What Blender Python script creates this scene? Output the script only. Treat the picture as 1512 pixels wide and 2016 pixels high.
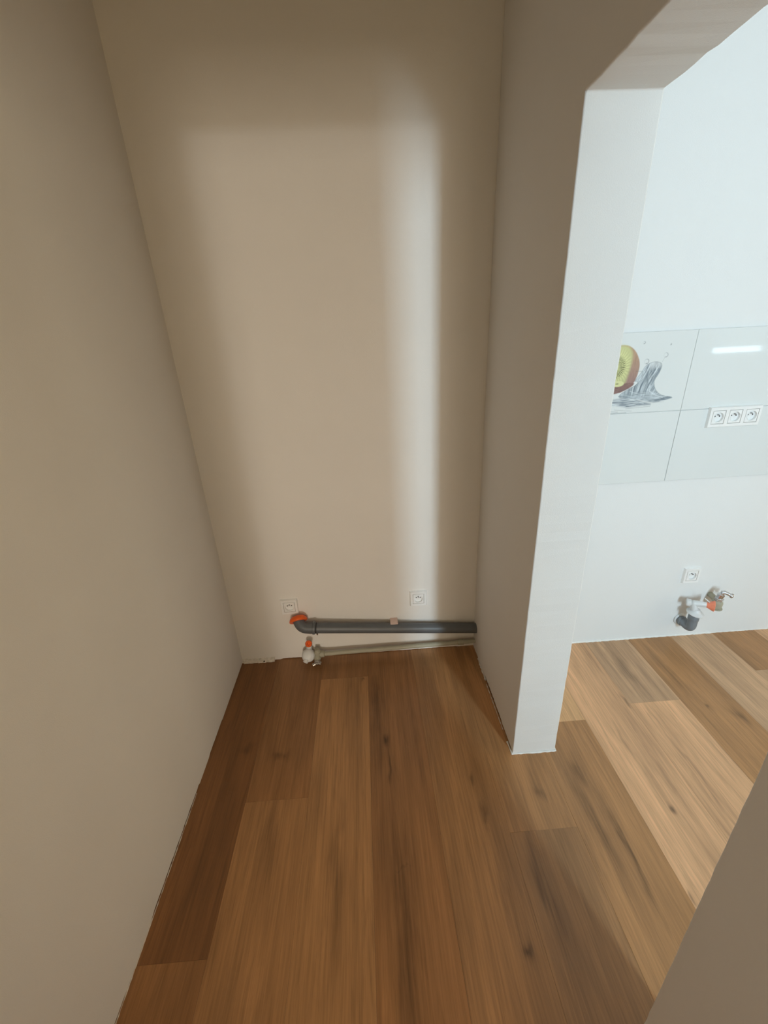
import bpy, bmesh, math, random
import numpy as np
from mathutils import Vector, Matrix

# ------------------------------------------------------------------ clear
for o in list(bpy.data.objects):
    bpy.data.objects.remove(o, do_unlink=True)
scene = bpy.context.scene
C = scene.collection
random.seed(7)
rng = np.random.default_rng(7)

# ------------------------------------------------------------------ sizes (metres)
W, T, D, D2, H = 1.175, 0.164, 0.607, 1.350, 1.930   # alcove width, partition thickness, opening from D to D2, lintel height
YK = -0.046                                           # face of the kitchen tiles
CEIL = 2.62
RY = -8.0                                             # far wall of the rear room
HALL_Y = -1.90                                        # rear wall of the hall
KX, KY = 6.20, -3.50                                  # far kitchen walls

# ------------------------------------------------------------------ camera
def make_camera():
    yaw, pitch, roll = 0.0350, -0.4062, -0.0485
    f = Vector((math.sin(yaw)*math.cos(pitch), math.cos(yaw)*math.cos(pitch), math.sin(pitch)))
    r = f.cross(Vector((0, 0, 1))).normalized()
    u = r.cross(f)
    r2 = r*math.cos(roll) + u*math.sin(roll)
    u2 = -r*math.sin(roll) + u*math.cos(roll)
    cam = bpy.data.cameras.new('camera')
    cam.sensor_fit = 'HORIZONTAL'
    cam.sensor_width = 36.0
    cam.lens = 36.0*829.665/1512.0
    cam.clip_start = 0.02
    o = bpy.data.objects.new('camera', cam)
    m = Matrix((r2, u2, -f)).transposed().to_4x4()
    m.translation = Vector((0.691, -1.6962, 1.5052))
    o.matrix_world = m
    C.objects.link(o)
    scene.camera = o
make_camera()

# ------------------------------------------------------------------ world, exposure
world = bpy.data.worlds.new('sky')
scene.world = world
world.use_nodes = True
world.node_tree.nodes['Background'].inputs[0].default_value = (0.78, 0.88, 1.0, 1)
world.node_tree.nodes['Background'].inputs[1].default_value = 0.5
vs = scene.view_settings
vs.view_transform = 'Standard'
vs.look = 'None'
vs.exposure = 0.0
vs.gamma = 1.0
vs.use_curve_mapping = False

# ------------------------------------------------------------------ daylight at the kitchen windows outside the frame, and added rear-room lights
def area(name, loc, size, direction, power, colour):
    if direction is None:                              # a point source; size is its radius
        l = bpy.data.lights.new(name, 'POINT')
        l.shadow_soft_size = size
    else:
        l = bpy.data.lights.new(name, 'AREA')
        l.shape = 'RECTANGLE'
        l.size, l.size_y = size
    l.energy = power
    l.color = colour
    o = bpy.data.objects.new(name, l)
    o.location = loc
    if direction is not None:
        o.rotation_euler = Vector(direction).to_track_quat('-Z', 'Y').to_euler()
    C.objects.link(o)
    return o
# window slit of the kitchen's rear wall, whose light falls through the opening on the alcove wall
WA = (2.02, 2.32, 0.80, 2.12)
# small high window with a blind, mirrored in the tiles
WB = (4.84, 5.55, 1.074, 2.20)
# wide kitchen window in the right-hand wall
WD = (-3.10, -0.75, 0.30, 1.95)
DAY = (0.665, 0.875, 1.0)      # cool sky light
WIDE_TINT = (1.0, 0.86, 0.58)     # warm tint of the wide window, fitted to the hall's tone
WARM = (1.0, 0.69, 0.30)
LIGHTS = {
    'window_light_casement': (((WA[0]+WA[1])/2, KY-0.22, (WA[2]+WA[3])/2), (WA[1]-WA[0], WA[3]-WA[2]), (0, 1, 0), 82, DAY),
    'window_light_blind': (((WB[0]+WB[1])/2+0.1, KY-0.17, 1.58), (WB[1]-WB[0]+0.3, 1.24), (0, 1, 0), 39, DAY),
    'window_light_wide': ((KX+0.22, (WD[0]+WD[1])/2, (WD[2]+WD[3])/2), (WD[1]-WD[0], WD[3]-WD[2]), (-1, 0, 0), 42, WIDE_TINT),
    # unseen rear room behind the photographer: added broad fill for the hall
    'fill_light_rear': ((0.62, RY-0.15, 1.35), (0.8, 1.0), (0, 1, 0), 100, (1.0, 0.85, 0.66)),
    # added warm fill point just behind the door, no lamp known there
    'fill_point_rear_room': ((0.75, -2.80, 1.68), 0.12, None, 20, WARM),
    'patch_light_rear': ((0.59, RY+0.03, 1.56), (0.22, 0.12), (0, 1, 0), 33, (1.0, 0.98, 0.95)),  # small added source, placed to cast the patch on the alcove wall
}
for nm, args in LIGHTS.items():
    area(nm, *args)

# ------------------------------------------------------------------ material helpers
def mat(name, colour, rough=0.5, spec=0.5, metallic=0.0, bump=None, var=None, coat=0.0):
    """plain principled material; bump=(scale, strength, distance), var=(scale, amount) for faint tone variation"""
    m = bpy.data.materials.new(name)
    m.use_nodes = True
    nt = m.node_tree
    b = nt.nodes['Principled BSDF']
    b.inputs['Base Color'].default_value = (*colour, 1)
    b.inputs['Roughness'].default_value = rough
    b.inputs['Specular IOR Level'].default_value = spec
    b.inputs['Metallic'].default_value = metallic
    b.inputs['Coat Weight'].default_value = coat
    tc = nt.nodes.new('ShaderNodeTexCoord')
    if var:
        n = nt.nodes.new('ShaderNodeTexNoise')
        n.inputs['Scale'].default_value = var[0]
        n.inputs['Detail'].default_value = 4
        nt.links.new(tc.outputs['Object'], n.inputs['Vector'])
        mr = nt.nodes.new('ShaderNodeMapRange')
        mr.inputs['From Min'].default_value = 0.3
        mr.inputs['From Max'].default_value = 0.7
        mr.inputs['To Min'].default_value = 1-var[1]
        mr.inputs['To Max'].default_value = 1+var[1]
        nt.links.new(n.outputs['Fac'], mr.inputs['Value'])
        mx = nt.nodes.new('ShaderNodeVectorMath'); mx.operation = 'SCALE'
        mx.inputs[0].default_value = colour
        nt.links.new(mr.outputs['Result'], mx.inputs['Scale'])
        nt.links.new(mx.outputs['Vector'], b.inputs['Base Color'])
    if bump:
        n = nt.nodes.new('ShaderNodeTexNoise')
        n.inputs['Scale'].default_value = bump[0]
        n.inputs['Detail'].default_value = 3
        nt.links.new(tc.outputs['Object'], n.inputs['Vector'])
        bp = nt.nodes.new('ShaderNodeBump')
        bp.inputs['Strength'].default_value = bump[1]
        bp.inputs['Distance'].default_value = bump[2]
        nt.links.new(n.outputs['Fac'], bp.inputs['Height'])
        nt.links.new(bp.outputs['Normal'], b.inputs['Normal'])
    return m

M = {}
M['paint'] = mat('white_wall_paint', (0.82, 0.80, 0.77), 0.75, 0.25, bump=(420, 0.35, 0.0012), var=(3.0, 0.015))
M['paint_kitchen'] = mat('kitchen_wall_paint', (0.80, 0.81, 0.81), 0.7, 0.25, bump=(380, 0.3, 0.0012))
M['low_bounce_grey'] = mat('low_bounce_wall_grey', (0.46, 0.45, 0.43), 0.7, 0.25, var=(3.0, 0.02))  # unseen kitchen walls only, darkened to cut bounced light
M['ceiling'] = mat('ceiling_paint', (0.84, 0.83, 0.81), 0.8, 0.2)
M['plaster'] = mat('raw_plaster', (0.70, 0.66, 0.60), 0.9, 0.2, bump=(160, 0.6, 0.003), var=(60, 0.15))
M['caulk'] = mat('white_caulk', (0.86, 0.86, 0.84), 0.55, 0.4, bump=(120, 0.4, 0.002))
M['gap_shade'] = mat('gap_shade_colour', (0.03, 0.022, 0.016), 0.9, 0.1, var=(30, 0.3))  # near-black standing for the shade in the wall-foot gaps
M['socket'] = mat('white_socket_plastic', (0.88, 0.885, 0.88), 0.28, 0.5, var=(12, 0.01))
M['hole'] = mat('socket_hole_black', (0.012, 0.012, 0.012), 0.7, 0.2, var=(40, 0.1))
M['pin'] = mat('nickel_pin', (0.30, 0.30, 0.30), 0.35, 0.5, 0.8, var=(40, 0.05))
M['grey_pipe'] = mat('grey_drain_plastic', (0.115, 0.125, 0.135), 0.42, 0.45, var=(25, 0.06))
M['kitchen_grey'] = mat('light_grey_drain_plastic', (0.20, 0.225, 0.25), 0.42, 0.45, var=(25, 0.06))
M['rubber'] = mat('black_rubber_ring', (0.02, 0.02, 0.022), 0.6, 0.3, var=(25, 0.1))
M['orange'] = mat('orange_plastic', (0.85, 0.13, 0.015), 0.45, 0.4, var=(40, 0.08))
M['orange_pale'] = mat('salmon_orange_plastic', (0.93, 0.29, 0.17), 0.5, 0.4, var=(40, 0.1))
M['ppr'] = mat('olive_grey_pipe_plastic', (0.40, 0.38, 0.29), 0.5, 0.4, var=(20, 0.06))
M['white_plastic'] = mat('white_siphon_plastic', (0.74, 0.76, 0.77), 0.35, 0.5, var=(20, 0.04))
M['chrome'] = mat('chrome', (0.62, 0.62, 0.63), 0.22, 0.5, 1.0, var=(15, 0.03))
M['pink_clip'] = mat('pale_pink_plastic', (0.80, 0.62, 0.56), 0.6, 0.3, var=(30, 0.05))
M['tile'] = mat('glossy_pale_tile', (0.76, 0.79, 0.79), 0.04, 0.5, var=(2.0, 0.01))
M['grout'] = mat('grey_grout', (0.52, 0.55, 0.55), 0.8, 0.2, var=(80, 0.06))
M['frame'] = mat('white_window_frame', (0.80, 0.80, 0.80), 0.4, 0.4, var=(4, 0.02))
M['subfloor'] = mat('dark_subfloor', (0.05, 0.035, 0.025), 0.9, 0.1, var=(8, 0.2))

def blind_material():
    m = mat('translucent_blind_cloth', (0.75, 0.75, 0.72), 0.8, 0.2, var=(90, 0.03))
    nt = m.node_tree
    b = nt.nodes['Principled BSDF']
    out = nt.nodes['Material Output']
    t = nt.nodes.new('ShaderNodeBsdfTranslucent')
    t.inputs['Color'].default_value = (0.6, 0.6, 0.58, 1)
    mx = nt.nodes.new('ShaderNodeMixShader')
    mx.inputs[0].default_value = 0.35
    nt.links.new(b.outputs[0], mx.inputs[1])
    nt.links.new(t.outputs[0], mx.inputs[2])
    nt.links.new(mx.outputs[0], out.inputs['Surface'])
    return m
M['blind'] = blind_material()

def wood_material(name, knots=(), streaks=()):
    """oak-look vinyl plank. Tint comes from the plank's own colour (Object Info), grain from stretched noise.
    knots: (x, y, rx, ry, strength) in plank space; streaks: long dark grain bands of the same form."""
    m = bpy.data.materials.new(name)
    m.use_nodes = True
    nt = m.node_tree
    N, Lk = nt.nodes, nt.links
    b = N['Principled BSDF']
    b.inputs['Roughness'].default_value = 0.40
    b.inputs['Specular IOR Level'].default_value = 0.45
    tc = N.new('ShaderNodeTexCoord')
    oi = N.new('ShaderNodeObjectInfo')
    def math_(op, a, c=None, clamp=False):
        n = N.new('ShaderNodeMath'); n.operation = op; n.use_clamp = clamp
        for i, v in enumerate((a, c)):
            if v is None: continue
            if isinstance(v, (int, float)): n.inputs[i].default_value = v
            else: Lk.new(v, n.inputs[i])
        return n.outputs[0]
    # per-plank shift of the grain pattern
    off = N.new('ShaderNodeCombineXYZ')
    Lk.new(math_('MULTIPLY', oi.outputs['Random'], 37.0), off.inputs[0])
    Lk.new(math_('MULTIPLY', oi.outputs['Random'], 91.0), off.inputs[1])
    Lk.new(math_('MULTIPLY', oi.outputs['Random'], 13.0), off.inputs[2])
    add = N.new('ShaderNodeVectorMath'); add.operation = 'ADD'
    Lk.new(tc.outputs['Object'], add.inputs[0]); Lk.new(off.outputs[0], add.inputs[1])
    def stretched(sx, sy, detail, distort=0.0, rough=0.55):
        mp = N.new('ShaderNodeMapping')
        mp.inputs['Scale'].default_value = (sx, sy, 1)
        Lk.new(add.outputs[0], mp.inputs['Vector'])
        n = N.new('ShaderNodeTexNoise')
        n.inputs['Scale'].default_value = 1.0
        n.inputs['Detail'].default_value = detail
        n.inputs['Distortion'].default_value = distort
        n.inputs['Roughness'].default_value = rough
        Lk.new(mp.outputs[0], n.inputs['Vector'])
        return n.outputs['Fac']
    broad = stretched(11, 1.1, 3, 0.6)          # wide light and dark bands along the plank
    fine = stretched(170, 5.0, 4, 0.3, 0.6)     # fibres
    streak = stretched(36, 1.9, 4, 1.6, 0.65)    # irregular dark streaks
    pore = stretched(420, 14, 2, 0.0, 0.5)      # short pores
    def rng_(v, a, c, lo, hi):
        n = N.new('ShaderNodeMapRange')
        n.inputs['From Min'].default_value = a; n.inputs['From Max'].default_value = c
        n.inputs['To Min'].default_value = lo; n.inputs['To Max'].default_value = hi
        Lk.new(v, n.inputs['Value'])
        return n.outputs['Result']
    tone = math_('MULTIPLY', rng_(broad, 0.30, 0.68, 0.76, 1.20), rng_(fine, 0.30, 0.70, 0.84, 1.13))
    tone = math_('MULTIPLY', tone, rng_(streak, 0.26, 0.50, 0.78, 1.03))
    tone = math_('MULTIPLY', tone, rng_(pore, 0.25, 0.45, 0.86, 1.0))
    sep = N.new('ShaderNodeSeparateXYZ'); Lk.new(tc.outputs['Object'], sep.inputs[0])
    warp = stretched(16, 7, 2, 0.0)
    wx = math_('MULTIPLY', math_('SUBTRACT', warp, 0.5), 0.055)
    warp2 = stretched(30, 14, 2, 0.0)
    wy = math_('MULTIPLY', math_('SUBTRACT', warp2, 0.5), 0.09)
    dark = None
    for (kx, ky, rx, ry, s) in list(knots)+list(streaks):
        dx = math_('DIVIDE', math_('ADD', math_('SUBTRACT', sep.outputs[0], kx), wx), rx)
        dy = math_('DIVIDE', math_('ADD', math_('SUBTRACT', sep.outputs[1], ky), wy), ry)
        d2 = math_('ADD', math_('MULTIPLY', dx, dx), math_('MULTIPLY', dy, dy))
        g = math_('EXPONENT', math_('MULTIPLY', d2, -1.0))
        g = math_('MULTIPLY', g, s)
        dark = g if dark is None else math_('MAXIMUM', dark, g)
    if dark is not None:
        dark = math_('MULTIPLY', dark, rng_(fine, 0.25, 0.65, 1.15, 0.65))
        tone = math_('MULTIPLY', tone, math_('SUBTRACT', 1.0, dark, True))
    sc = N.new('ShaderNodeVectorMath'); sc.operation = 'SCALE'
    Lk.new(oi.outputs['Color'], sc.inputs[0]); Lk.new(tone, sc.inputs['Scale'])
    # darker grain is a little redder
    gam = N.new('ShaderNodeGamma')
    gam.inputs['Gamma'].default_value = 1.0
    Lk.new(sc.outputs[0], gam.inputs['Color'])
    Lk.new(gam.outputs[0], b.inputs['Base Color'])
    bp = N.new('ShaderNodeBump')
    bp.inputs['Strength'].default_value = 0.18
    bp.inputs['Distance'].default_value = 0.0008
    Lk.new(fine, bp.inputs['Height'])
    Lk.new(bp.outputs['Normal'], b.inputs['Normal'])
    Lk.new(rng_(fine, 0.3, 0.7, 0.34, 0.46), b.inputs['Roughness'])
    return m

# ------------------------------------------------------------------ mesh helpers
def link(name, me, material, parent=None, smooth=False):
    if material is not None:
        me.materials.append(material)
    if smooth:
        me.polygons.foreach_set('use_smooth', [True]*len(me.polygons))
    o = bpy.data.objects.new(name, me)
    C.objects.link(o)
    if parent is not None:
        o.parent = parent
    return o
def finish(name, bm, material, parent=None, smooth=False, angle=None):
    bmesh.ops.recalc_face_normals(bm, faces=bm.faces[:])
    me = bpy.data.meshes.new(name)
    bm.to_mesh(me); bm.free()
    o = link(name, me, material, parent, smooth)
    if smooth and angle:
        me.set_sharp_from_angle(angle=math.radians(angle))
    return o
def add_box(bm, x0, x1, y0, y1, z0, z1, bevel=0.0, seg=2):
    r = bmesh.ops.create_cube(bm, size=1.0)
    vs_ = r['verts']
    for v in vs_:
        v.co = Vector(((x0+x1)/2+v.co.x*(x1-x0), (y0+y1)/2+v.co.y*(y1-y0), (z0+z1)/2+v.co.z*(z1-z0)))
    if bevel:
        es = list({e for v in vs_ for e in v.link_edges})
        bmesh.ops.bevel(bm, geom=es, offset=bevel, segments=seg, affect='EDGES', profile=0.5)
def box(name, x0, x1, y0, y1, z0, z1, material, parent=None, bevel=0.0):
    bm = bmesh.new(); add_box(bm, x0, x1, y0, y1, z0, z1, bevel)
    return finish(name, bm, material, parent)
def add_tube(bm, pts, radii, seg=24, caps=True):
    """circular sections along a polyline, parallel transported"""
    pts = [Vector(p) for p in pts]
    if isinstance(radii, (int, float)): radii = [radii]*len(pts)
    tang = []
    for i in range(len(pts)):
        a = pts[max(i-1, 0)]; c = pts[min(i+1, len(pts)-1)]
        t = c-a
        if t.length < 1e-9: t = tang[-1] if tang else Vector((0, 0, 1))
        tang.append(t.normalized())
    ref = Vector((0, 0, 1)) if abs(tang[0].z) < 0.9 else Vector((1, 0, 0))
    n = tang[0].cross(ref).normalized()
    rings = []
    for i, p in enumerate(pts):
        n = (n - tang[i]*n.dot(tang[i])).normalized()
        bn = tang[i].cross(n)
        rings.append([bm.verts.new(p + (n*math.cos(a)+bn*math.sin(a))*radii[i]) for a in [2*math.pi*k/seg for k in range(seg)]])
    for a, c in zip(rings, rings[1:]):
        for k in range(seg):
            bm.faces.new((a[k], a[(k+1) % seg], c[(k+1) % seg], c[k]))
    if caps:
        bm.faces.new(rings[0][::-1]); bm.faces.new(rings[-1])
def tube(name, pts, radii, material, parent=None, seg=24, angle=50):
    bm = bmesh.new(); add_tube(bm, pts, radii, seg)
    return finish(name, bm, material, parent, True, angle)
def lathe(name, base, axis, profile, material, parent=None, seg=28, angle=40):
    """profile: list of (distance along axis, radius)"""
    base = Vector(base); axis = Vector(axis).normalized()
    ref = Vector((0, 0, 1)) if abs(axis.z) < 0.9 else Vector((1, 0, 0))
    n = axis.cross(ref).normalized(); b2 = axis.cross(n)
    bm = bmesh.new(); rings = []
    for h, r in profile:
        c = base+axis*h
        if r <= 1e-6: rings.append([bm.verts.new(c)])
        else: rings.append([bm.verts.new(c+(n*math.cos(2*math.pi*k/seg)+b2*math.sin(2*math.pi*k/seg))*r) for k in range(seg)])
    for a, c in zip(rings, rings[1:]):
        if len(a) == 1 and len(c) == 1: continue
        for k in range(seg):
            k2 = (k+1) % seg
            if len(a) == 1: bm.faces.new((a[0], c[k2], c[k]))
            elif len(c) == 1: bm.faces.new((a[k], a[k2], c[0]))
            else: bm.faces.new((a[k], a[k2], c[k2], c[k]))
    if len(rings[0]) > 1: bm.faces.new(rings[0][::-1])
    if len(rings[-1]) > 1: bm.faces.new(rings[-1])
    return finish(name, bm, material, parent, True, angle)
def arc(p0, p1, p2, n=10):
    """quadratic bend from p0 to p2 with corner p1"""
    p0, p1, p2 = Vector(p0), Vector(p1), Vector(p2)
    return [(1-t)**2*p0+2*t*(1-t)*p1+t*t*p2 for t in [i/n for i in range(n+1)]]
def thing(name, label, cat, loc=(0, 0, 0), group=None):
    o = bpy.data.objects.new(name, None)
    o.empty_display_size = 0.05
    C.objects.link(o)
    o['label'] = label; o['category'] = cat
    if group: o['group'] = group
    o.location = loc
    return o
def struct(o):
    o['kind'] = 'structure'
    return o
def subpts(a, c, step, jitter, axis):
    """points from a to c (2-D), every step, with a small wobble along the given axis; end points exact"""
    a = Vector(a); c = Vector(c)
    n = max(1, int((c-a).length/step))
    out = []
    for i in range(n):
        p = a.lerp(c, i/n)
        if i and jitter: p[axis] += random.uniform(-jitter, jitter)
        out.append(p)
    return out

# ================================================================== THE SETTING
# ---- floor: dark underlay with single planks
floor = struct(box('floor', -0.06, KX, KY, 0.10, -0.06, -0.009, M['subfloor']))
floor2 = box('rear_floor', -1.6, W+0.06, RY, KY, -0.06, 0.0, M['subfloor'], floor)
SEAM0, PW, PL = 0.187, 0.222, 1.30
OAK = {  # plank tints; hall ones also darkened for shade, kitchen ones lightened for light: (row, index along y from the joint)
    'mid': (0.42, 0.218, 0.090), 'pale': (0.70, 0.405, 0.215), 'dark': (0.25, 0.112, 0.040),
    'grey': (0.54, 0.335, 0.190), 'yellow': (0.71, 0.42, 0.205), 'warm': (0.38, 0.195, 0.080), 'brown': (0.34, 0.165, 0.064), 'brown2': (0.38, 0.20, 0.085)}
# row -> (one joint's y, tint on the wall side of the joint, tint on the camera side)
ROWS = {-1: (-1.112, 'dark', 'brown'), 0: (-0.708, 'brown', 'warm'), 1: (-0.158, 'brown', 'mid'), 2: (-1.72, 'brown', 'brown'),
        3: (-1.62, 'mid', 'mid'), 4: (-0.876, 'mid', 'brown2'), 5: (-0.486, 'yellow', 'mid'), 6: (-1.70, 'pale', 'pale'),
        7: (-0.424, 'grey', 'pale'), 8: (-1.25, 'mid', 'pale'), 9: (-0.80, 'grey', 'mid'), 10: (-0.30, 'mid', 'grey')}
# knots and dark grain seen in the photograph, by world position: (x, y, rx, ry, strength)
KNOTS = [(0.693, -0.501, 0.016, 0.035, 0.55), (0.70, -0.62, 0.006, 0.10, 0.45), (0.72, -0.95, 0.03, 0.010, 0.4), (1.641, -0.852, 0.008, 0.016, 0.5), (2.044, -0.466, 0.008, 0.014, 0.5),
         (1.035, -1.164, 0.010, 0.018, 0.6), (1.216, -0.758, 0.014, 0.022, 0.35), (1.005, -0.809, 0.010, 0.03, 0.5),
         (0.995, -0.70, 0.007, 0.02, 0.45), (1.42, -0.97, 0.010, 0.13, 0.55), (1.389, -0.699, 0.020, 0.05, 0.4), (1.36, -0.84, 0.018, 0.16, 0.38),
         (0.278, -0.542, 0.03, 0.02, 0.35), (1.73, -0.41, 0.006, 0.03, 0.45), (1.522, -1.083, 0.006, 0.014, 0.5),
         (1.84, -0.25, 0.030, 0.20, 0.35), (2.02, -0.22, 0.022, 0.22, 0.28), (0.66, -0.35, 0.03, 0.2, 0.35), (0.72, -1.1, 0.035, 0.35, 0.35),
         (1.13, -1.02, 0.022, 0.15, 0.35), (2.14, -0.52, 0.012, 0.04, 0.4), (0.60, -0.18, 0.006, 0.008, 0.4),
         (0.52, -0.9, 0.02, 0.25, 0.28), (0.14, -0.5, 0.02, 0.02, 0.3), (1.80, -0.70, 0.006, 0.2, 0.25), (1.62, -0.60, 0.006, 0.15, 0.2)]
WOOD = wood_material('oak_vinyl_plank')
def plank(x0, x1, y0, y1, tint):
    g = 0.00015
    bm = bmesh.new()
    cx, cy = (x0+x1)/2, (y0+y1)/2
    hx, hy = (x1-x0)/2-g, (y1-y0)/2-g
    c = 0.00045   # chamfered edges
    top = [bm.verts.new((sx*(hx-c), sy*(hy-c), 0)) for sx, sy in ((-1, -1), (1, -1), (1, 1), (-1, 1))]
    mid = [bm.verts.new((sx*hx, sy*hy, -c*0.7)) for sx, sy in ((-1, -1), (1, -1), (1, 1), (-1, 1))]
    low = [bm.verts.new((sx*hx, sy*hy, -0.008)) for sx, sy in ((-1, -1), (1, -1), (1, 1), (-1, 1))]
    bm.faces.new(top)
    for a, b in ((top, mid), (mid, low)):
        for k in range(4): bm.faces.new((a[k], b[k], b[(k+1) % 4], a[(k+1) % 4]))
    kn = [(kx-cx, ky-cy, rx, ry, min(0.8, s*1.35)) for kx, ky, rx, ry, s in KNOTS if x0 < kx < x1 and y0 < ky < y1]
    m = wood_material('oak_vinyl_plank_knots', kn) if kn else WOOD
    o = finish('plank', bm, m, floor)
    o.location = (cx, cy, 0)
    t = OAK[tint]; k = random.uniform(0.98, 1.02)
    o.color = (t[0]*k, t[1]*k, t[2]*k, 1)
    return o
names = list(OAK)
for row in range(-1, 27):
    x0 = SEAM0+PW*row; x1 = x0+PW
    xa, xb = max(x0, -0.03), min(x1, KX)
    if xb-xa < 0.01: continue
    ymin = HALL_Y-0.1 if x1 < W else KY
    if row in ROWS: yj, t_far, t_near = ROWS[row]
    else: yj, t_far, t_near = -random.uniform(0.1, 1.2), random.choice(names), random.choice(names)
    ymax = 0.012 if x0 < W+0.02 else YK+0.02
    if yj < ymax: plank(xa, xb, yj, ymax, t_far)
    y = yj; first = True
    while y > ymin+0.02:
        ye = max(y-PL, ymin)
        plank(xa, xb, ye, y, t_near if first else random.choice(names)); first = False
        y = ye

# ---- walls
def slab(name, front, back, offset_axis, material, parent=None, kind=True):
    """closed solid between two outlines with equal point count"""
    bm = bmesh.new()
    A = [bm.verts.new(p) for p in front]; B = [bm.verts.new(p) for p in back]
    bm.faces.new(A); bm.faces.new(B[::-1])
    n = len(A)
    for k in range(n): bm.faces.new((A[k], B[k], B[(k+1) % n], A[(k+1) % n]))
    o = finish(name, bm, material, parent)
    if kind and parent is None: struct(o)
    return o

def ragged(y, lumps, base=0.0):
    """height of the plaster's lower edge at y"""
    z = base
    for (a, c, h) in lumps:
        if a < y < c:
            e = min(y-a, c-y)/0.012
            z = max(z, h*min(1.0, e)*random.uniform(0.75, 1.1))
    return z

# left wall, its foot broken away in a few places
foot_left = [(-1.02, -0.62, 0.0065), (-0.52, -0.34, 0.005), (-1.5, -1.15, 0.004)]
pts = []
n = 150
for i in range(n+1):
    y = HALL_Y + (0.12-HALL_Y)*i/n
    pts.append((y, ragged(y, foot_left) - 0.001))
fr = [(0.0, y, z) for y, z in pts]+[(0.0, 0.12, CEIL), (0.0, HALL_Y, CEIL)]
bk = [(-0.12, y, -0.01) for y, z in pts]+[(-0.12, 0.12, CEIL), (-0.12, HALL_Y, CEIL)]
wall_left = slab('wall_left', fr, bk, 0, M['paint'])

# back wall of the alcove
pts = []
n = 120
for i in range(n+1):
    x = 0.0 + (W+0.05)*i/n
    pts.append((x, ragged(x, [(0.19, 0.33, 0.006), (0.45, 1.1, 0.004)]) - 0.001))
fr = [(x, 0.0, z) for x, z in pts]+[(W+0.05, 0.0, CEIL), (0.0, 0.0, CEIL)]
bk = [(x, 0.12, -0.01) for x, z in pts]+[(W+0.05, 0.12, CEIL), (0.0, 0.12, CEIL)]
wall_back = slab('wall_back', fr, bk, 1, M['paint'])

# partition with the opening: outline in y-z (goes round the opening), slightly wobbly arrises
def partition_outline(side):
    p = []
    YR, YF = RY, 0.0
    # foot of the pier from the back wall to its end
    lumps = [(-0.595, -0.47, 0.007), (-0.48, -0.21, 0.013), (-0.17, -0.05, 0.004)] if side == 'hall' else []
    n = 90
    for i in range(n):
        y = YF + (-D-YF)*i/n
        z = ragged(y, lumps)-0.001 if side == 'hall' else -0.01
        p.append((y, z))
    j = 0.0012
    p += [tuple(v) for v in subpts((-D, -0.001), (-D, H), 0.028, j, 0)]
    p += [tuple(v) for v in subpts((-D, H), (-D2, H), 0.028, 0.0018, 1)]
    p += [tuple(v) for v in subpts((-D2, H), (-D2, -0.001), 0.028, 0.0006, 0)]
    n = 30
    for i in range(n):
        y = -D2+(YR+D2)*i/n
        p.append((y, -0.001))
    p += [(YR, -0.001), (YR, CEIL), (YF, CEIL)]
    return p
fr = [(W, y, z) for y, z in partition_outline('hall')]
bk = [(W+T, y, z) for y, z in partition_outline('kitchen')]
wall_right = slab('wall_right', fr, bk, 0, M['paint'])
bev = wall_right.modifiers.new('soft_arris', 'BEVEL')
bev.width = 0.0035; bev.segments = 3; bev.limit_method = 'ANGLE'; bev.angle_limit = math.radians(60)

# kitchen wall behind the tiles
YW = YK+0.009
wall_kitchen = struct(box('wall_kitchen', W+T-0.02, KX, YW, YW+0.12, -0.01, CEIL, M['paint_kitchen']))

# unseen walls that shut the rooms, with openings for the kitchen windows, the door and the added rear fill
def wall_with_hole(name, axis, pos, thick, a0, a1, hole, material):
    """wall in the plane x=pos (axis 0) or y=pos (axis 1), running a0..a1, with a rectangular hole (b0,b1,z0,z1)"""
    bm = bmesh.new()
    b0, b1, z0, z1 = hole
    for (p, q_, r, s) in ((a0, b0, 0, CEIL), (b1, a1, 0, CEIL), (b0, b1, 0, z0), (b0, b1, z1, CEIL)):
        if q_-p < 1e-4 or s-r < 1e-4: continue
        if axis == 0: add_box(bm, min(pos, pos+thick), max(pos, pos+thick), p, q_, r, s)
        else: add_box(bm, p, q_, min(pos, pos+thick), max(pos, pos+thick), r, s)
    return struct(finish(name, bm, material))
bm = bmesh.new()
for (p, q_, r, s) in ((W+T, WA[0], 0, CEIL), (WA[0], WA[1], 0, WA[2]), (WA[0], WA[1], WA[3], CEIL), (WA[1], WB[0], 0, CEIL),
                      (WB[0], WB[1], 0, WB[2]), (WB[0], WB[1], WB[3], CEIL), (WB[1], KX, 0, CEIL)):
    add_box(bm, p, q_, KY-0.15, KY, r, s)
struct(finish('wall_kitchen_rear', bm, M['low_bounce_grey']))
wall_with_hole('wall_kitchen_right', 0, KX, 0.15, KY, 0.08, WD, M['low_bounce_grey'])
DOOR = (0.28, 0.90, 0.0, 1.97)
wall_with_hole('wall_hall_rear', 1, HALL_Y, -0.12, -0.12, W, DOOR, M['paint'])
struct(box('wall_rear_room_left', -1.72, -1.6, RY, HALL_Y, 0, CEIL, M['paint']))
wall_with_hole('wall_rear_room_far', 1, RY, -0.02, -1.6, W, (0.20, 1.04, 0.83, 1.87), M['paint'])
struct(box('wall_rear_room_front', -1.6, -0.12, HALL_Y-0.12, HALL_Y, 0, CEIL, M['paint']))
struct(box('ceiling', -1.72, KX+0.15, RY, 0.12, CEIL, CEIL+0.1, M['ceiling']))

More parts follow.
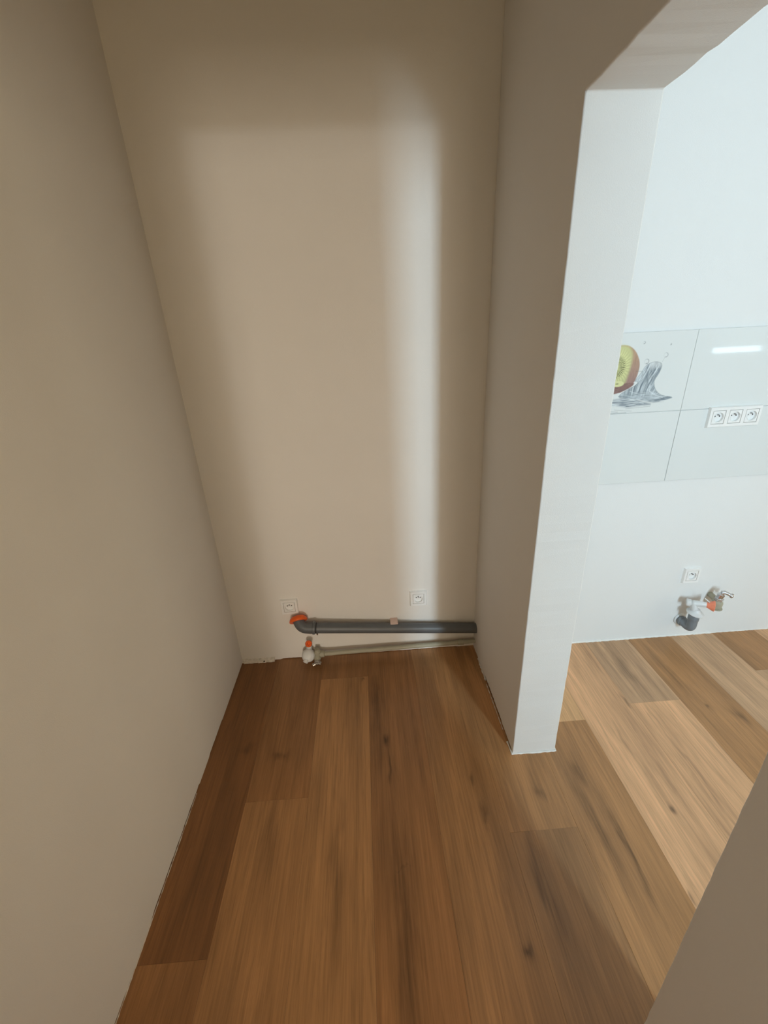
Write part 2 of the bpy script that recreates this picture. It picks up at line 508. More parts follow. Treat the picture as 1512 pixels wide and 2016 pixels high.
def window(name, rect, axis, pos, mull=1):
    """frame bars round a window opening"""
    a0, a1, z0, z1 = rect
    root = bpy.data.objects.new(name, None); C.objects.link(root); struct(root)
    w = 0.05
    bars = [(a0, a1, z0, z0+w), (a0, a1, z1-w, z1), (a0, a0+w, z0+w, z1-w), (a1-w, a1, z0+w, z1-w)]
    for k in range(mull):
        c = a0+(a1-a0)*(k+1)/(mull+1)
        bars.append((c-w/2, c+w/2, z0+w, z1-w))
    for (p, q_, r, s) in bars:
        if axis == 1: box('window_frame', p, q_, pos-0.09, pos-0.03, r, s, M['frame'], root)
        else: box('window_frame', pos+0.03, pos+0.09, p, q_, r, s, M['frame'], root)
    return root
window('window_1', WD, 0, KX, 2)
bl = box('roller_blind', WB[0]+0.004, WB[1]-0.004, KY-0.07, KY-0.066, WB[2]+0.066, WB[3], M['blind'])
bl['label'] = 'pale roller blind over the small kitchen window, bright gap below it'; bl['category'] = 'blind'

# ---- plaster and sealant remains at the wall feet
def bead(name, pts, r, material, parent, wob=0.35):
    """uneven sealant bead"""
    pp, rr = [], []
    for a, c in zip(pts, pts[1:]):
        a, c = Vector(a), Vector(c)
        n = max(2, int((c-a).length/0.008))
        for i in range(n):
            pp.append(a.lerp(c, i/n)); rr.append(r*random.uniform(1-wob, 1+wob))
    pp.append(Vector(pts[-1])); rr.append(r)
    return tube(name, pp, rr, material, parent, 8)
bead('caulk_bead', [(W-0.004, -D+0.05, 0.001), (W-0.002, -D-0.002, 0.001), (W+T*0.5, -D-0.003, 0.001), (W+T+0.002, -D-0.003, 0.001), (W+T+0.003, -D+0.02, 0.001)], 0.0032, M['caulk'], wall_right)
bead('caulk_bead', [(W-0.001, -0.10, 0.003), (W-0.001, -0.24, 0.003)], 0.004, M['plaster'], wall_right, 0.6)
bead('caulk_bead', [(W-0.0035, -0.26, 0.000), (W-0.0035, -0.50, 0.000)], 0.0012, M['caulk'], wall_right, 0.5)
bead('caulk_bead', [(W+T, YW-0.001, 0.002), (2.40, YW-0.001, 0.003)], 0.0045, M['caulk'], wall_kitchen, 0.35)
bead('caulk_bead', [(2.40, YW, 0.001), (4.0, YW, 0.001)], 0.002, M['caulk'], wall_kitchen, 0.5)
box('gap_shade_strip', W+0.0025, W+0.02, -0.585, -0.19, -0.004, 0.0125, M['gap_shade'], wall_right)  # dark strip painting the shade inside the pier's foot gap
box('gap_shade_strip', -0.02, -0.0020, -1.6, -0.30, -0.004, 0.006, M['gap_shade'], wall_left)  # painted shade again, along the left wall's foot gap
bead('caulk_bead', [(0.0012, -1.45, 0.0), (0.0012, -0.66, 0.0)], 0.0013, M['plaster'], wall_left, 0.6)
# lump of old plaster at the foot of the back wall, by the left corner
bm = bmesh.new()
prev = None
for i in range(26):
    x = 0.0+0.163*i/25
    d = 0.016*random.uniform(0.85, 1.1) if x > 0.01 else 0.010
    h = 0.018+random.uniform(-0.003, 0.003)
    ring = [bm.verts.new(p) for p in ((x, 0.001, h), (x, -d*0.7, h*0.8), (x, -d, 0.002), (x, -d, -0.001), (x, 0.001, -0.001))]
    if prev:
        for k in range(4): bm.faces.new((prev[k], ring[k], ring[k+1], prev[k+1]))
    else: bm.faces.new(ring)
    prev = ring
bm.faces.new(prev[::-1])
lump = finish('plaster_foot', bm, M['plaster'], wall_back)
lathe('screw_hole', (0.112, -0.0165, 0.008), (0, -1, 0.2), [(-0.004, 0.0035), (0.0006, 0.0035), (0.0006, 0)], M['hole'], wall_back, 12)

# ---- tiles of the kitchen splashback (each tile its own piece)
TX, TZ = 1.9593, 1.4579
TW_, TH_ = 0.60, 0.30
grout = box('grout_bed', W+T, 3.80, YW-0.0062, YW+0.001, TZ-0.6, TZ-0.001, M['grout'], wall_kitchen)
def tile_box(x0, x1, z0, z1):
    g = 0.0011
    return box('tile', x0+g, x1-g, YK, YW, z0+g, z1-g, M['tile'], wall_kitchen, 0.0009)
xs = [W+T+0.0005, TX-TW_, TX, TX+TW_, TX+2*TW_, TX+3*TW_]
for r in range(2):
    for a, c in zip(xs, xs[1:]):
        if r == 0 and abs(a-(TX-TW_)) < 1e-6: continue        # the printed tile, below
        tile_box(a, c, TZ-TH_*(r+1), TZ-TH_*r)

# ---- printed tile: half kiwi in a splash of water, printed on the glaze
def printed_tile():
    x0, x1, z0, z1 = TX-TW_+0.0011, TX-0.0011, TZ-TH_+0.0011, TZ-0.0011
    nx, nz = 440, 230
    X, Z = np.meshgrid(np.linspace(x0, x1, nx), np.linspace(z0, z1, nz))
    def noise(sx, sz, seed, oct=3):
        out = np.zeros_like(X); amp = 1.0; tot = 0
        for o in range(oct):
            r = np.random.default_rng(seed+o)
            g = r.random((64, 64))
            u = (X*sx*2**o) % 63; v = (Z*sz*2**o) % 63
            i, j = np.floor(u).astype(int), np.floor(v).astype(int)
            fu, fv = u-i, v-j
            fu = fu*fu*(3-2*fu); fv = fv*fv*(3-2*fv)
            i2, j2 = np.minimum(i+1, 63), np.minimum(j+1, 63)
            out += amp*((g[j, i]*(1-fu)+g[j, i2]*fu)*(1-fv)+(g[j2, i]*(1-fu)+g[j2, i2]*fu)*fv)
            tot += amp; amp *= 0.5
        return out/tot
    def poly_sd(pts):
        """signed distance to a polygon (negative inside)"""
        d = np.full(X.shape, 1e9); ins = np.zeros(X.shape, bool)
        m = len(pts)
        for k in range(m):
            ax, az = pts[k]; bx, bz = pts[(k+1) % m]
            ex, ez = bx-ax, bz-az
            t = np.clip(((X-ax)*ex+(Z-az)*ez)/(ex*ex+ez*ez+1e-12), 0, 1)
            d = np.minimum(d, np.hypot(X-ax-t*ex, Z-az-t*ez))
            c = ((az > Z) != (bz > Z))
            with np.errstate(divide='ignore', invalid='ignore'):
                ins ^= c & (X < (bx-ax)*(Z-az)/(bz-az+1e-12)+ax)
        return np.where(ins, -d, d)
    def smooth(pts, it=2):
        for _ in range(it):
            q_ = []
            for k in range(len(pts)):
                a, c = pts[k], pts[(k+1) % len(pts)]
                q_ += [(a[0]*.75+c[0]*.25, a[1]*.75+c[1]*.25), (a[0]*.25+c[0]*.75, a[1]*.25+c[1]*.75)]
            pts = q_
        return pts
    def line_d(pts):
        d = np.full(X.shape, 1e9)
        for (ax, az), (bx, bz) in zip(pts, pts[1:]):
            ex, ez = bx-ax, bz-az
            t = np.clip(((X-ax)*ex+(Z-az)*ez)/(ex*ex+ez*ez+1e-12), 0, 1)
            d = np.minimum(d, np.hypot(X-ax-t*ex, Z-az-t*ez))
        return d
    def lin(c): 
        c = np.array(c)/255.0
        return np.where(c <= 0.04045, c/12.92, ((c+0.055)/1.055)**2.4)
    base = np.array((0.76, 0.79, 0.79))
    col = np.ones(X.shape+(3,))*base
    def blend(c, a):
        nonlocal col
        a = np.clip(a, 0, 1)[..., None]
        col = col*(1-a)+np.asarray(c)*a
    S = 0.0016
    def cover(sd, soft=S): return np.clip(0.5-sd/(2*soft), 0, 1)
    # --- kiwi
    kiwi = smooth([(1.655, 1.412), (1.680, 1.4155), (1.703, 1.411), (1.724, 1.398), (1.742, 1.376), (1.755, 1.347), (1.756, 1.319), (1.751, 1.292),
                   (1.743, 1.270), (1.70, 1.255), (1.650, 1.262), (1.615, 1.29), (1.60, 1.335), (1.615, 1.38), (1.635, 1.402)])
    flesh = smooth([(1.655, 1.412), (1.680, 1.4150), (1.703, 1.409), (1.717, 1.391), (1.722, 1.372), (1.722, 1.343), (1.719, 1.323), (1.714, 1.294),
                    (1.708, 1.265), (1.68, 1.255), (1.645, 1.264), (1.615, 1.29), (1.60, 1.335), (1.615, 1.38), (1.635, 1.402)])
    sk = poly_sd(kiwi); sf = poly_sd(flesh)
    up = np.clip((Z-1.27)/0.13, 0, 1)[..., None]
    skin = lin((158, 130, 126))*(1-up)+lin((186, 156, 130))*up
    n1 = noise(500, 60, 3)
    blend(skin*(0.85+0.35*n1[..., None]), cover(sk))
    cx, cz = 1.664, 1.335
    ang = np.arctan2(Z-cz, (X-cx)*1.25); rad = np.hypot(X-cx, (Z-cz)*0.85)
    ray = 0.5+0.5*np.sin(ang*34+4*noise(60, 60, 9))
    fl = lin((212, 213, 158))*(0.80+0.35*ray[..., None]*np.clip(1-abs(rad-0.035)/0.03, 0, 1)[..., None]+0.12*up)
    blend(fl, cover(sf, 0.006))
    blend(lin((226, 226, 178)), np.clip(1-rad/0.012, 0, 1))
    seeds = np.clip((ray-0.62)*4, 0, 1)*np.clip(1.5*(1-np.abs(rad-0.024)/0.017), 0, 1)*(noise(300, 300, 21) > 0.34)
    blend(lin((46, 44, 40)), seeds)
    # small second kiwi and its wet skin
    blend(lin((140, 112, 108))*(0.8+0.5*noise(180, 420, 31)[..., None]), cover(poly_sd(smooth([(1.640, 1.262), (1.705, 1.276), (1.748, 1.275), (1.745, 1.266), (1.722, 1.251), (1.686, 1.236), (1.64, 1.236)], 1))))
    k2 = np.hypot((X-1.678)/0.030, (Z-1.274)/0.0125)
    blend(lin((220, 220, 168)), np.clip((1-k2)*6, 0, 1))
    blend(lin((96, 104, 60)), np.clip((0.28-k2)*6, 0, 1)*0.7)
    # --- water
    spl = smooth([(1.78, 1.338), (1.799, 1.347), (1.817, 1.35), (1.839, 1.345), (1.845, 1.331), (1.838, 1.304), (1.825, 1.282), (1.827, 1.264), (1.837, 1.245),
                  (1.852, 1.23), (1.871, 1.22), (1.921, 1.212), (1.89, 1.203), (1.848, 1.195), (1.815, 1.199), (1.768, 1.212), (1.728, 1.216), (1.69, 1.222), (1.70, 1.236),
                  (1.719, 1.247), (1.75, 1.262), (1.764, 1.277), (1.747, 1.28), (1.756, 1.296), (1.769, 1.315)], 1)
    ss = poly_sd(spl)
    # flow coordinates: streaks run from the base up to the right
    u = (X-1.80)-0.35*(Z-1.28)+1.9*np.maximum(0, 1.26-Z)*(X-1.80)/0.09*0.3
    def n2(sa, sb, seed):
        g = np.random.default_rng(seed).random((80, 80))
        a = (u*sa+20) % 79; b = (Z*sb) % 79
        i, j = np.floor(a).astype(int), np.floor(b).astype(int)
        fa, fb = a-i, b-j; fa = fa*fa*(3-2*fa); fb = fb*fb*(3-2*fb)
        i2, j2 = np.minimum(i+1, 79), np.minimum(j+1, 79)
        return (g[j, i]*(1-fa)+g[j, i2]*fa)*(1-fb)+(g[j2, i]*(1-fa)+g[j2, i2]*fa)*fb
    f1 = 0.6*n2(170, 28, 5)+0.4*n2(360, 60, 6)
    low = np.clip((1.245-Z)/0.03, 0, 1)
    f1 = f1*(1-low)+noise(40, 190, 44)*low
    shade = np.clip((f1-0.28)/0.45, 0, 1)[..., None]
    water = lin((108, 122, 134))*(1-shade)+lin((206, 216, 222))*shade
    top = np.clip((Z-1.318)/0.02, 0, 1)*np.clip((X-1.79)/0.01, 0, 1)*0.55
    blend(water, cover(ss)*(0.92-top))
    blend(lin((110, 122, 132)), np.clip(1-np.abs(ss)/0.0018, 0, 1)*0.55*(Z > 1.22))
    wav = smooth([(1.60, 1.212), (1.676, 1.214), (1.709, 1.219), (1.745, 1.219), (1.779, 1.205), (1.845, 1.186), (1.782, 1.186), (1.73, 1.180), (1.714, 1.186), (1.678, 1.190), (1.60, 1.188)], 1)
    wsd = poly_sd(wav); wn = noise(28, 210, 51)
    ws = np.clip((wn-0.3)/0.4, 0, 1)[..., None]
    blend(lin((126, 138, 150))*(1-ws)+lin((212, 220, 224))*ws, cover(wsd, 0.004)*0.85)
    for pts_, w_, c_ in (([(1.60, 1.206), (1.677, 1.202), (1.714, 1.200)], 0.0016, 0.6), ([(1.73, 1.184), (1.75, 1.1865), (1.775, 1.191)], 0.0020, 0.8),
                         ([(1.65, 1.159), (1.69, 1.1605), (1.735, 1.161)], 0.0016, 0.6), ([(1.684, 1.174), (1.72, 1.169), (1.756, 1.166)], 0.0013, 0.5),
                         ([(1.66, 1.168), (1.70, 1.165)], 0.0014, 0.6), ([(1.73, 1.176), (1.784, 1.179), (1.829, 1.181)], 0.0014, 0.5), ([(1.80, 1.196), (1.84, 1.194), (1.881, 1.196)], 0.0014, 0.35),
                         ([(1.80, 1.224), (1.835, 1.224), (1.865, 1.218)], 0.003, 0.35), ([(1.745, 1.318), (1.77, 1.317)], 0.0012, 0.7),
                         ([(1.690, 1.246), (1.72, 1.252), (1.75, 1.262), (1.772, 1.283)], 0.0016, 0.6), ([(1.792, 1.30), (1.80, 1.27), (1.792, 1.24)], 0.0022, 0.5),
                         ([(1.812, 1.31), (1.80, 1.28), (1.806, 1.25)], 0.0018, 0.5), ([(1.835, 1.325), (1.815, 1.29), (1.812, 1.26)], 0.002, 0.5), ([(1.842, 1.348), (1.848, 1.362)], 0.0008, 0.5)):
        blend(lin((98, 110, 120)), np.clip(1-line_d(pts_)/w_, 0, 1)*c_)
    for pts_, w_, c_ in (([(1.785, 1.325), (1.772, 1.295), (1.745, 1.268)], 0.0022, 0.7), ([(1.822, 1.335), (1.826, 1.318), (1.812, 1.296)], 0.0026, 0.75),
                         ([(1.815, 1.262), (1.812, 1.242), (1.835, 1.226), (1.872, 1.213)], 0.0024, 0.8), ([(1.735, 1.243), (1.77, 1.232), (1.80, 1.228)], 0.0020, 0.6),
                         ([(1.70, 1.211), (1.735, 1.216), (1.765, 1.204), (1.80, 1.193)], 0.0018, 0.8), ([(1.61, 1.198), (1.66, 1.197), (1.70, 1.193)], 0.0018, 0.7)):
        blend(lin((226, 234, 238)), np.clip(1-line_d(pts_)/w_, 0, 1)*c_)
    for cx_, cz_, r_, s_ in ((1.780, 1.352, 0.0085, 0.75), (1.851, 1.372, 0.0080, 0.6), (1.757, 1.420, 0.004, 0.6), (1.862, 1.410, 0.0025, 0.5)):
        d = np.hypot(X-cx_, Z-cz_)
        blend(lin((112, 122, 130)), np.clip(1-np.abs(d-r_)/0.0022, 0, 1)*s_*np.clip(0.6+0.5*(X-cx_)/r_, 0.15, 1))
        blend(lin((100, 110, 118)), np.clip(1-np.hypot(X-cx_-0.2*r_, Z-cz_+0.8*r_)/0.003, 0, 1)*s_)
    # --- mesh: front grid + rim
    co = np.stack([X, np.full_like(X, YK), Z], -1).reshape(-1, 3)
    idx = np.arange(nx*nz).reshape(nz, nx)
    quads = np.stack([idx[:-1, :-1], idx[:-1, 1:], idx[1:, 1:], idx[1:, :-1]], -1).reshape(-1, 4)
    border = np.concatenate([idx[0, :], idx[1:, -1], idx[-1, -2::-1], idx[-2:0:-1, 0]])
    nb = len(border)
    rim = co[border].copy(); rim[:, 1] = YW
    allco = np.concatenate([co, rim])
    k = np.arange(nb); k2 = (k+1) % nb
    side = np.stack([border[k2], border[k], nx*nz+k, nx*nz+k2], -1)
    faces = np.concatenate([quads, side])
    me = bpy.data.meshes.new('tile')
    me.vertices.add(len(allco)); me.vertices.foreach_set('co', allco.ravel())
    me.loops.add(faces.size); me.loops.foreach_set('vertex_index', faces.ravel().astype(np.int32))
    me.polygons.add(len(faces)); me.polygons.foreach_set('loop_start', np.arange(0, faces.size, 4, dtype=np.int32))
    me.update(calc_edges=True); me.validate()
    ca = me.color_attributes.new('print', 'FLOAT_COLOR', 'POINT')
    rgba = np.ones((len(allco), 4)); rgba[:nx*nz, :3] = np.clip(col.reshape(-1, 3), 0, 1); rgba[nx*nz:, :3] = base
    ca.data.foreach_set('color', rgba.ravel())
    m = mat('printed_glossy_tile', (0.76, 0.79, 0.79), 0.04, 0.5)
    at = m.node_tree.nodes.new('ShaderNodeAttribute'); at.attribute_name = 'print'
    m.node_tree.links.new(at.outputs['Color'], m.node_tree.nodes['Principled BSDF'].inputs['Base Color'])
    o = link('tile', me, m, wall_kitchen)
    o['label'] = 'glossy tile printed with a halved kiwi in splashing water'
printed_tile()

# ================================================================== SOCKETS
def plate_with_hole(name, w, h, t, r, material, parent, loc, bevel=0.002, seg=32):
    """square plate lying in x-z, front at -y, with a round through hole"""
    bm = bmesh.new()
    def sq(a):   # point on the rounded square in direction a
        c, s = math.cos(a), math.sin(a)
        k = 1/max(abs(c)/(w/2), abs(s)/(h/2))
        return c*k, s*k
    A = [2*math.pi*(k+0.5)/seg for k in range(seg)]
    ang = sorted(A+[math.atan2(sz*h, sx*w) % (2*math.pi) for sx in (1, -1) for sz in (1, -1)])
    ob, of, ib, if_, oc = [], [], [], [], []
    for a in ang:
        x, z = sq(a)
        ob.append(bm.verts.new((x, 0, z)))
        oc.append(bm.verts.new((x, -t+bevel, z)))
        of.append(bm.verts.new((x*(1-2*bevel/w), -t, z*(1-2*bevel/h))))
        if_.append(bm.verts.new((math.cos(a)*r, -t, math.sin(a)*r)))
        ib.append(bm.verts.new((math.cos(a)*r, 0, math.sin(a)*r)))
    n = len(ang)
    for a_, b_ in ((ob, oc), (oc, of), (of, if_), (if_, ib)):
        for k in range(n): bm.faces.new((a_[k], a_[(k+1) % n], b_[(k+1) % n], b_[k]))
    o = finish(name, bm, material, parent, True, 25)
    o.location = loc
    return o
def frame_plate(name, w, h, windows, t, material, parent, bevel=0.0035):
    """cover frame with square windows, bevelled outer rim"""
    bm = bmesh.new()
    xs_ = sorted({-w/2, w/2} | {v for a, c in windows for v in (a, c)})
    hw = (windows[0][1]-windows[0][0])/2
    zs_ = [-h/2, -hw, hw, h/2]
    V = {}
    def vert(i, j, y):
        if (i, j, y) not in V:
            x, z = xs_[i], zs_[j]
            if y:
                if i == 0: x += bevel
                if i == len(xs_)-1: x -= bevel
                if j == 0: z += bevel
                if j == 3: z -= bevel
            V[(i, j, y)] = bm.verts.new((x, -t if y else -0.0, z))
        return V[(i, j, y)]
    cells = {(i, j) for i in range(len(xs_)-1) for j in range(3)}
    for i in range(len(xs_)-1):
        if any(abs(xs_[i]-a) < 1e-9 for a, c in windows): cells.discard((i, 1))
    for (i, j) in cells:
        bm.faces.new((vert(i, j, 1), vert(i+1, j, 1), vert(i+1, j+1, 1), vert(i, j+1, 1)))
        for (di, dj, p, q_) in ((-1, 0, (i, j), (i, j+1)), (1, 0, (i+1, j), (i+1, j+1)), (0, -1, (i, j), (i+1, j)), (0, 1, (i, j+1), (i+1, j+1))):
            if (i+di, j+dj) not in cells:
                bm.faces.new((vert(*p, 1), vert(*q_, 1), vert(*q_, 0), vert(*p, 0)))
    return finish(name, bm, material, parent)
def socket(label, loc, count=1, pitch=0.071, w=0.082, h=0.084, group=None):
    W_ = w+pitch*(count-1)
    root = thing('power_socket' if count == 1 else 'triple_power_socket', label, 'socket', loc, group)
    cs = [pitch*(k-(count-1)/2) for k in range(count)]
    frame_plate('cover_frame', W_, h, [(c-0.0272, c+0.0272) for c in cs], 0.0110, M['socket'], root)
    back = box('mounting_plate', -W_/2+0.006, W_/2-0.006, -0.002, -0.0002, -h/2+0.006, h/2-0.006, M['socket'], root)
    for c in cs:
        ins = plate_with_hole('socket_insert', 0.0515, 0.0515, 0.0105, 0.0195, M['socket'], root, (c, -0.001, 0), 0.0012)
        # round well with its floor
        bm = bmesh.new(); seg = 32
        rings = [[bm.verts.new((math.cos(2*math.pi*k/seg)*r, y, math.sin(2*math.pi*k/seg)*r)) for k in range(seg)] for r, y in ((0.0196, -0.0115), (0.0188, -0.0022))]
        for k in range(seg): bm.faces.new((rings[0][k], rings[0][(k+1) % seg], rings[1][(k+1) % seg], rings[1][k]))
        bm.faces.new(rings[1])
        finish('socket_well', bm, M['socket'], ins, True, 40)
        lathe('earth_pin', (0, -0.0022, 0.0095), (0, -1, 0), [(0, 0.0024), (0.0075, 0.0024), (0.009, 0.0012), (0.009, 0)], M['pin'], ins, 12)
        for sx in (-1, 1):
            lathe('contact_hole', (sx*0.0095, -0.0022, 0.0035), (0, -1, 0), [(0, 0.0027), (0.0004, 0.0027), (0.0004, 0)], M['hole'], ins, 12)
    return root
socket('white single socket half hidden by the orange drain cap, left in alcove', (0.278, 0.0, 0.318))
socket('white single socket on the alcove wall in the bright strip of light', (0.895, 0.0, 0.315))
socket('white triple socket on the glossy kitchen tiles', (2.186, YK, 1.123), 3, 0.069)
socket('white single socket low on the kitchen wall above the siphon', (2.205, YW, 0.364))

# ================================================================== ALCOVE PLUMBING
def alcove_drain():
    root = thing('drain_pipe', 'dark grey plastic drain pipe running along the alcove wall above the floor', 'pipe', (0, 0, 0))
    yp = -0.052
    a = Vector((0.375, yp, 0.221)); b = Vector((W+0.01, -0.034, 0.136))
    d = (b-a).normalized()
    tube('pipe', [a, b], 0.025, M['grey_pipe'], root, 32)
    # socket collar of the bend with its bead and a rubber ring
    s = a-d*0.002
    lathe('collar', s-d*0.018, d, [(0, 0.0262), (0.018, 0.0275), (0.026, 0.0275), (0.028, 0.0305), (0.038, 0.0305), (0.040, 0.027), (0.042, 0.0252)], M['grey_pipe'], root, 32)
    lathe('rubber_ring', s+d*0.024, d, [(0, 0.0255), (0.001, 0.0262), (0.003, 0.0262), (0.004, 0.0252)], M['rubber'], root, 32)
    out = Vector((-0.20, 0.62, 0.76)).normalized()
    p0 = s-d*0.014
    corner = p0-d*0.036
    p2 = corner+out*0.040
    el = tube('bend', arc(p0, corner, p2, 12), 0.0262, M['grey_pipe'], root, 32)
    # orange cap pushed on the mouth: a shallow flared dish
    cap_axis = Vector((-0.20, 0.70, 0.68)).normalized()
    lathe('cap', p2-cap_axis*0.010, cap_axis, [(0.004, 0.0270), (0, 0.030), (0, 0.0410), (0.002, 0.0425), (0.008, 0.0425), (0.018, 0.038), (0.026, 0.027), (0.030, 0.012), (0.0305, 0)], M['orange'], root, 36)
    # screw of the clamp under the collar
    lathe('clamp_screw', s+d*0.028+Vector((0, -0.004, -0.030)), (0, 0, -1), [(0, 0.004), (0.006, 0.004), (0.006, 0)], M['chrome'], root, 10)
    # wall clip: small pale tongue over the pipe
    bm = bmesh.new()
    t_ = (0.772-a.x)/(b.x-a.x); c = a.lerp(b, t_)
    add_box(bm, c.x-0.018, c.x+0.018, c.y-0.006, 0.0, c.z+0.0245, c.z+0.0285, 0.001)
    finish('wall_clip', bm, M['pink_clip'], root, True, 40)
alcove_drain()

def alcove_water():
    root = thing('water_pipe', 'olive grey water pipe along the foot of the alcove wall with a chrome valve', 'pipe')
    y = -0.040
    a = Vector((0.405, y, 0.050)); b = Vector((W+0.01, -0.030, 0.054))
    d = (b-a).normalized()
    tube('pipe', [a, b], 0.0112, M['ppr'], root, 24)
    # elbow fitting at the valve end, and a coupling near the partition
    lathe('coupling', a-d*0.012, d, [(0, 0.013), (0.002, 0.0160), (0.026, 0.0160), (0.028, 0.0115)], M['ppr'], root, 24)
    lathe('coupling', b-d*0.10, d, [(0, 0.0114), (0.002, 0.0145), (0.030, 0.0145), (0.032, 0.0114)], M['ppr'], root, 24)
    c = a-d*0.018
    f = Vector((-0.05, -0.8, -0.6)).normalized()
    lathe('elbow', c+Vector((0, 0, -0.022)), (0, 0, 1), [(0, 0.013), (0.003, 0.017), (0.040, 0.017), (0.044, 0.013), (0.050, 0.012), (0.056, 0.012), (0.057, 0.008)], M['ppr'], root, 20)
    lathe('outlet', c, f, [(0, 0.017), (0.022, 0.0175), (0.024, 0.015), (0.030, 0.0145)], M['ppr'], root, 20)
    v = c+f*0.030
    vb = lathe('valve_body', v, f, [(0, 0.012), (0.002, 0.0155), (0.010, 0.0155), (0.012, 0.011), (0.020, 0.011)], M['chrome'], root, 6, 20)
    lathe('valve_spout', v+f*0.010+Vector((0, 0, 0.0)), (1, -0.25, -0.2), [(-0.012, 0.008), (0.014, 0.008), (0.014, 0.0095), (0.020, 0.0095), (0.020, 0)], M['chrome'], vb, 16)
    lathe('valve_spout', v+f*0.012, (-1, -0.35, -0.3), [(0, 0.007), (0.018, 0.007), (0.018, 0.009), (0.023, 0.009), (0.023, 0)], M['chrome'], vb, 16)
    return root
alcove_water()

def alcove_trap():
    root = thing('washing_machine_trap', 'white round plastic trap with a small orange plug at the alcove floor', 'trap')
    c = Vector((0.342, -0.046, 0.052))
    ax = Vector((-0.02, -0.80, 0.60)).normalized()
    lathe('trap_body', c-ax*0.030, ax, [(0, 0.016), (0.004, 0.024), (0.014, 0.030), (0.030, 0.0325), (0.040, 0.031), (0.048, 0.025), (0.053, 0.014), (0.054, 0)], M['white_plastic'], root, 32, 70)
    lathe('trap_nozzle', c+ax*0.012+Vector((-0.008, -0.012, -0.016)), (-0.45, -0.70, -0.55), [(0, 0.013), (0.006, 0.012), (0.012, 0.0125), (0.014, 0.0105), (0.014, 0.008), (0.006, 0.007), (0.006, 0)], M['white_plastic'], root, 20)
    bm = bmesh.new()
    add_tube(bm, [c+Vector((0, 0.02, -0.005)), (c.x, 0.004, c.z-0.005)], 0.012, 16)
    finish('wall_stub', bm, M['white_plastic'], root, True, 40)
    n0 = Vector((0.349, -0.030, 0.108))
    na = Vector((0.10, -0.72, 0.68)).normalized()
    tube('hose_nozzle', [c+Vector((0, 0.010, 0.010)), n0-na*0.016+Vector((0, 0.002, -0.012)), n0-na*0.004, n0+na*0.016], [0.014, 0.013, 0.0125, 0.012], M['white_plastic'], root, 20)
    lathe('plug', n0+na*0.014, na, [(0, 0.0145), (0.002, 0.0165), (0.012, 0.0165), (0.015, 0.014), (0.015, 0.008), (0.011, 0.006), (0.011, 0)], M['orange'], root, 20)
alcove_trap()

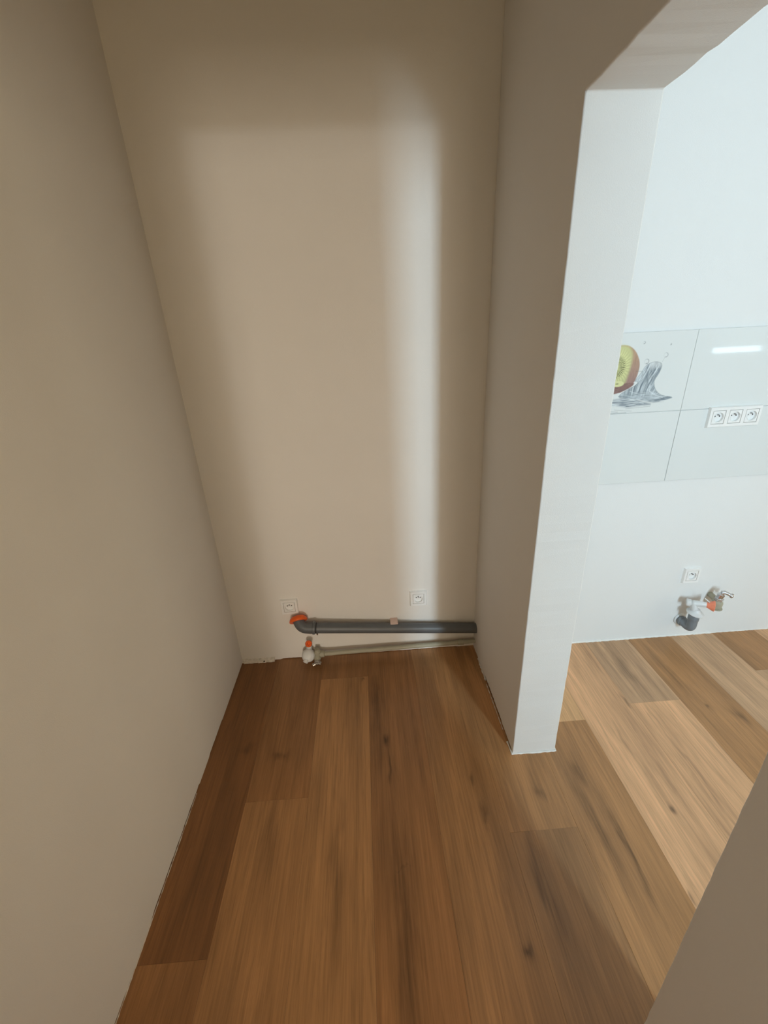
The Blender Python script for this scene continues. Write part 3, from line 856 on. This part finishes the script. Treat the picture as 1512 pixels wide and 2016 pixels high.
# ================================================================== KITCHEN PLUMBING
def kitchen_drain():
    root = thing('sink_drain', 'grey plastic drain bend with white siphon arm and salmon orange cap, low on kitchen wall', 'drain')
    base = Vector((2.212, YW, 0.106))
    out = Vector((0.05, -1, 0.0)).normalized()
    # white sleeve round the inlet
    lathe('wall_sleeve', base, out, [(0, 0.031), (0.005, 0.031), (0.007, 0.028), (0.007, 0.022)], M['white_plastic'], root, 28)
    p0 = base+out*0.004
    p1 = base+out*0.032
    corner = p1+Vector((0.006, -0.036, -0.012))
    top = corner+Vector((0.0, 0.0, 0.028))
    tube('bend', [p0, p1]+arc(p1+out*0.002, corner, top, 12)+[corner+Vector((0, 0, 0.085))], 0.0215, M['kitchen_grey'], root, 32)
    lathe('rim', p0+out*0.008, out, [(0, 0.0216), (0.001, 0.0250), (0.012, 0.0250), (0.014, 0.0216)], M['kitchen_grey'], root, 28)
    lathe('collar', corner+Vector((0, 0, 0.058)), (0, 0, 1), [(0, 0.0216), (0.002, 0.0232), (0.028, 0.0232), (0.030, 0.0216)], M['kitchen_grey'], root, 28)
    c = corner+Vector((0, 0, 0.090))
    lathe('rubber_ring', c, (0, 0, 1), [(0, 0.0232), (0.003, 0.0232)], M['rubber'], root, 28)
    lathe('white_flange', c+Vector((0, 0, 0.003)), (0.10, -0.08, 1), [(0, 0.028), (0.002, 0.036), (0.006, 0.037), (0.009, 0.034), (0.012, 0.022), (0.020, 0.0165), (0.028, 0.0145)], M['white_plastic'], root, 32, 50)
    # white arm: from the flange up, then out to the right with the orange cap on its end
    k = c+Vector((-0.004, 0.004, 0.026))
    s_ = k+Vector((-0.022, 0.016, 0.030))
    ad = Vector((0.86, -0.50, 0.08)).normalized()
    tube('siphon_arm', [k-Vector((0, 0, 0.01))]+arc(k, k+Vector((-0.010, 0.008, 0.034)), s_+ad*0.020, 8)+[s_+ad*0.036, s_+ad*0.054, s_+ad*0.070],
         [0.0145]*10+[0.0140, 0.0128, 0.0115], M['white_plastic'], root, 20)
    lathe('union_nut', s_-ad*0.012, ad, [(0, 0.012), (0.002, 0.0175), (0.018, 0.0175), (0.020, 0.0140)], M['white_plastic'], root, 16, 20)
    e = s_+ad*0.067
    ax = Vector((0.83, -0.55, 0.03)).normalized()
    lathe('cap', e, ax, [(0, 0.0120), (0.004, 0.0135), (0.022, 0.0225), (0.029, 0.0258), (0.0303, 0.0250), (0.029, 0.018), (0.018, 0.010), (0.018, 0)], M['orange_pale'], root, 24)
    tube('cap_tab', [e+ax*0.010+Vector((0, 0, 0.015)), e+Vector((0, 0, 0.024)), e-ax*0.012+Vector((0, 0, 0.032))], 0.0025, M['white_plastic'], root, 8)
kitchen_drain()

def kitchen_valve():
    root = thing('angle_valve', 'chrome lever valve on a beige fitting beside the orange cap, kitchen wall', 'valve')
    c = Vector((2.328, YK-0.048, 0.240))
    # beige wall fitting that the valve grows from
    tube('wall_fitting', [(c.x+0.006, YW+0.004, c.z+0.004), (c.x+0.003, YK-0.02, c.z+0.002), (c.x, c.y, c.z-0.006)], 0.0135, M['ppr'], root, 20)
    lathe('lower_body', c+Vector((0, 0, -0.034)), (0, 0, 1), [(0, 0.0205), (0.003, 0.022), (0.008, 0.022), (0.009, 0.0205), (0.013, 0.0205), (0.014, 0.022), (0.030, 0.0225), (0.038, 0.020), (0.042, 0.016)], M['ppr'], root, 24)
    lathe('lower_rim', c+Vector((-0.002, 0, -0.038)), (0, 0, 1), [(0, 0.026), (0.001, 0.0275), (0.004, 0.0275), (0.005, 0.024)], M['ppr'], root, 24)
    v = c+Vector((0, -0.002, 0.008))
    lathe('hex_nut', v, (0.05, -0.05, 1), [(0, 0.0165), (0.002, 0.019), (0.014, 0.019), (0.016, 0.0165)], M['chrome'], root, 6, 20)
    lathe('valve_body', v+Vector((0, 0, 0.015)), (0.16, -0.10, 1), [(0, 0.013), (0.010, 0.0135), (0.014, 0.0150), (0.020, 0.0150), (0.024, 0.010), (0.030, 0.009)], M['chrome'], root, 20)
    h = v+Vector((0.008, -0.006, 0.044))
    tube('lever', [h+Vector((-0.006, 0.004, 0.002)), h+Vector((0.004, 0, 0.004)), h+Vector((0.016, -0.010, 0.000)), h+Vector((0.024, -0.017, -0.005))], [0.0085, 0.009, 0.0075, 0.008], M['chrome'], root, 16)
    lathe('lever_end', h+Vector((0.021, -0.014, -0.003)), (0.76, -0.60, -0.25), [(0, 0.008), (0.003, 0.0115), (0.009, 0.0115), (0.012, 0.009), (0.012, 0)], M['chrome'], root, 16)
kitchen_valve()
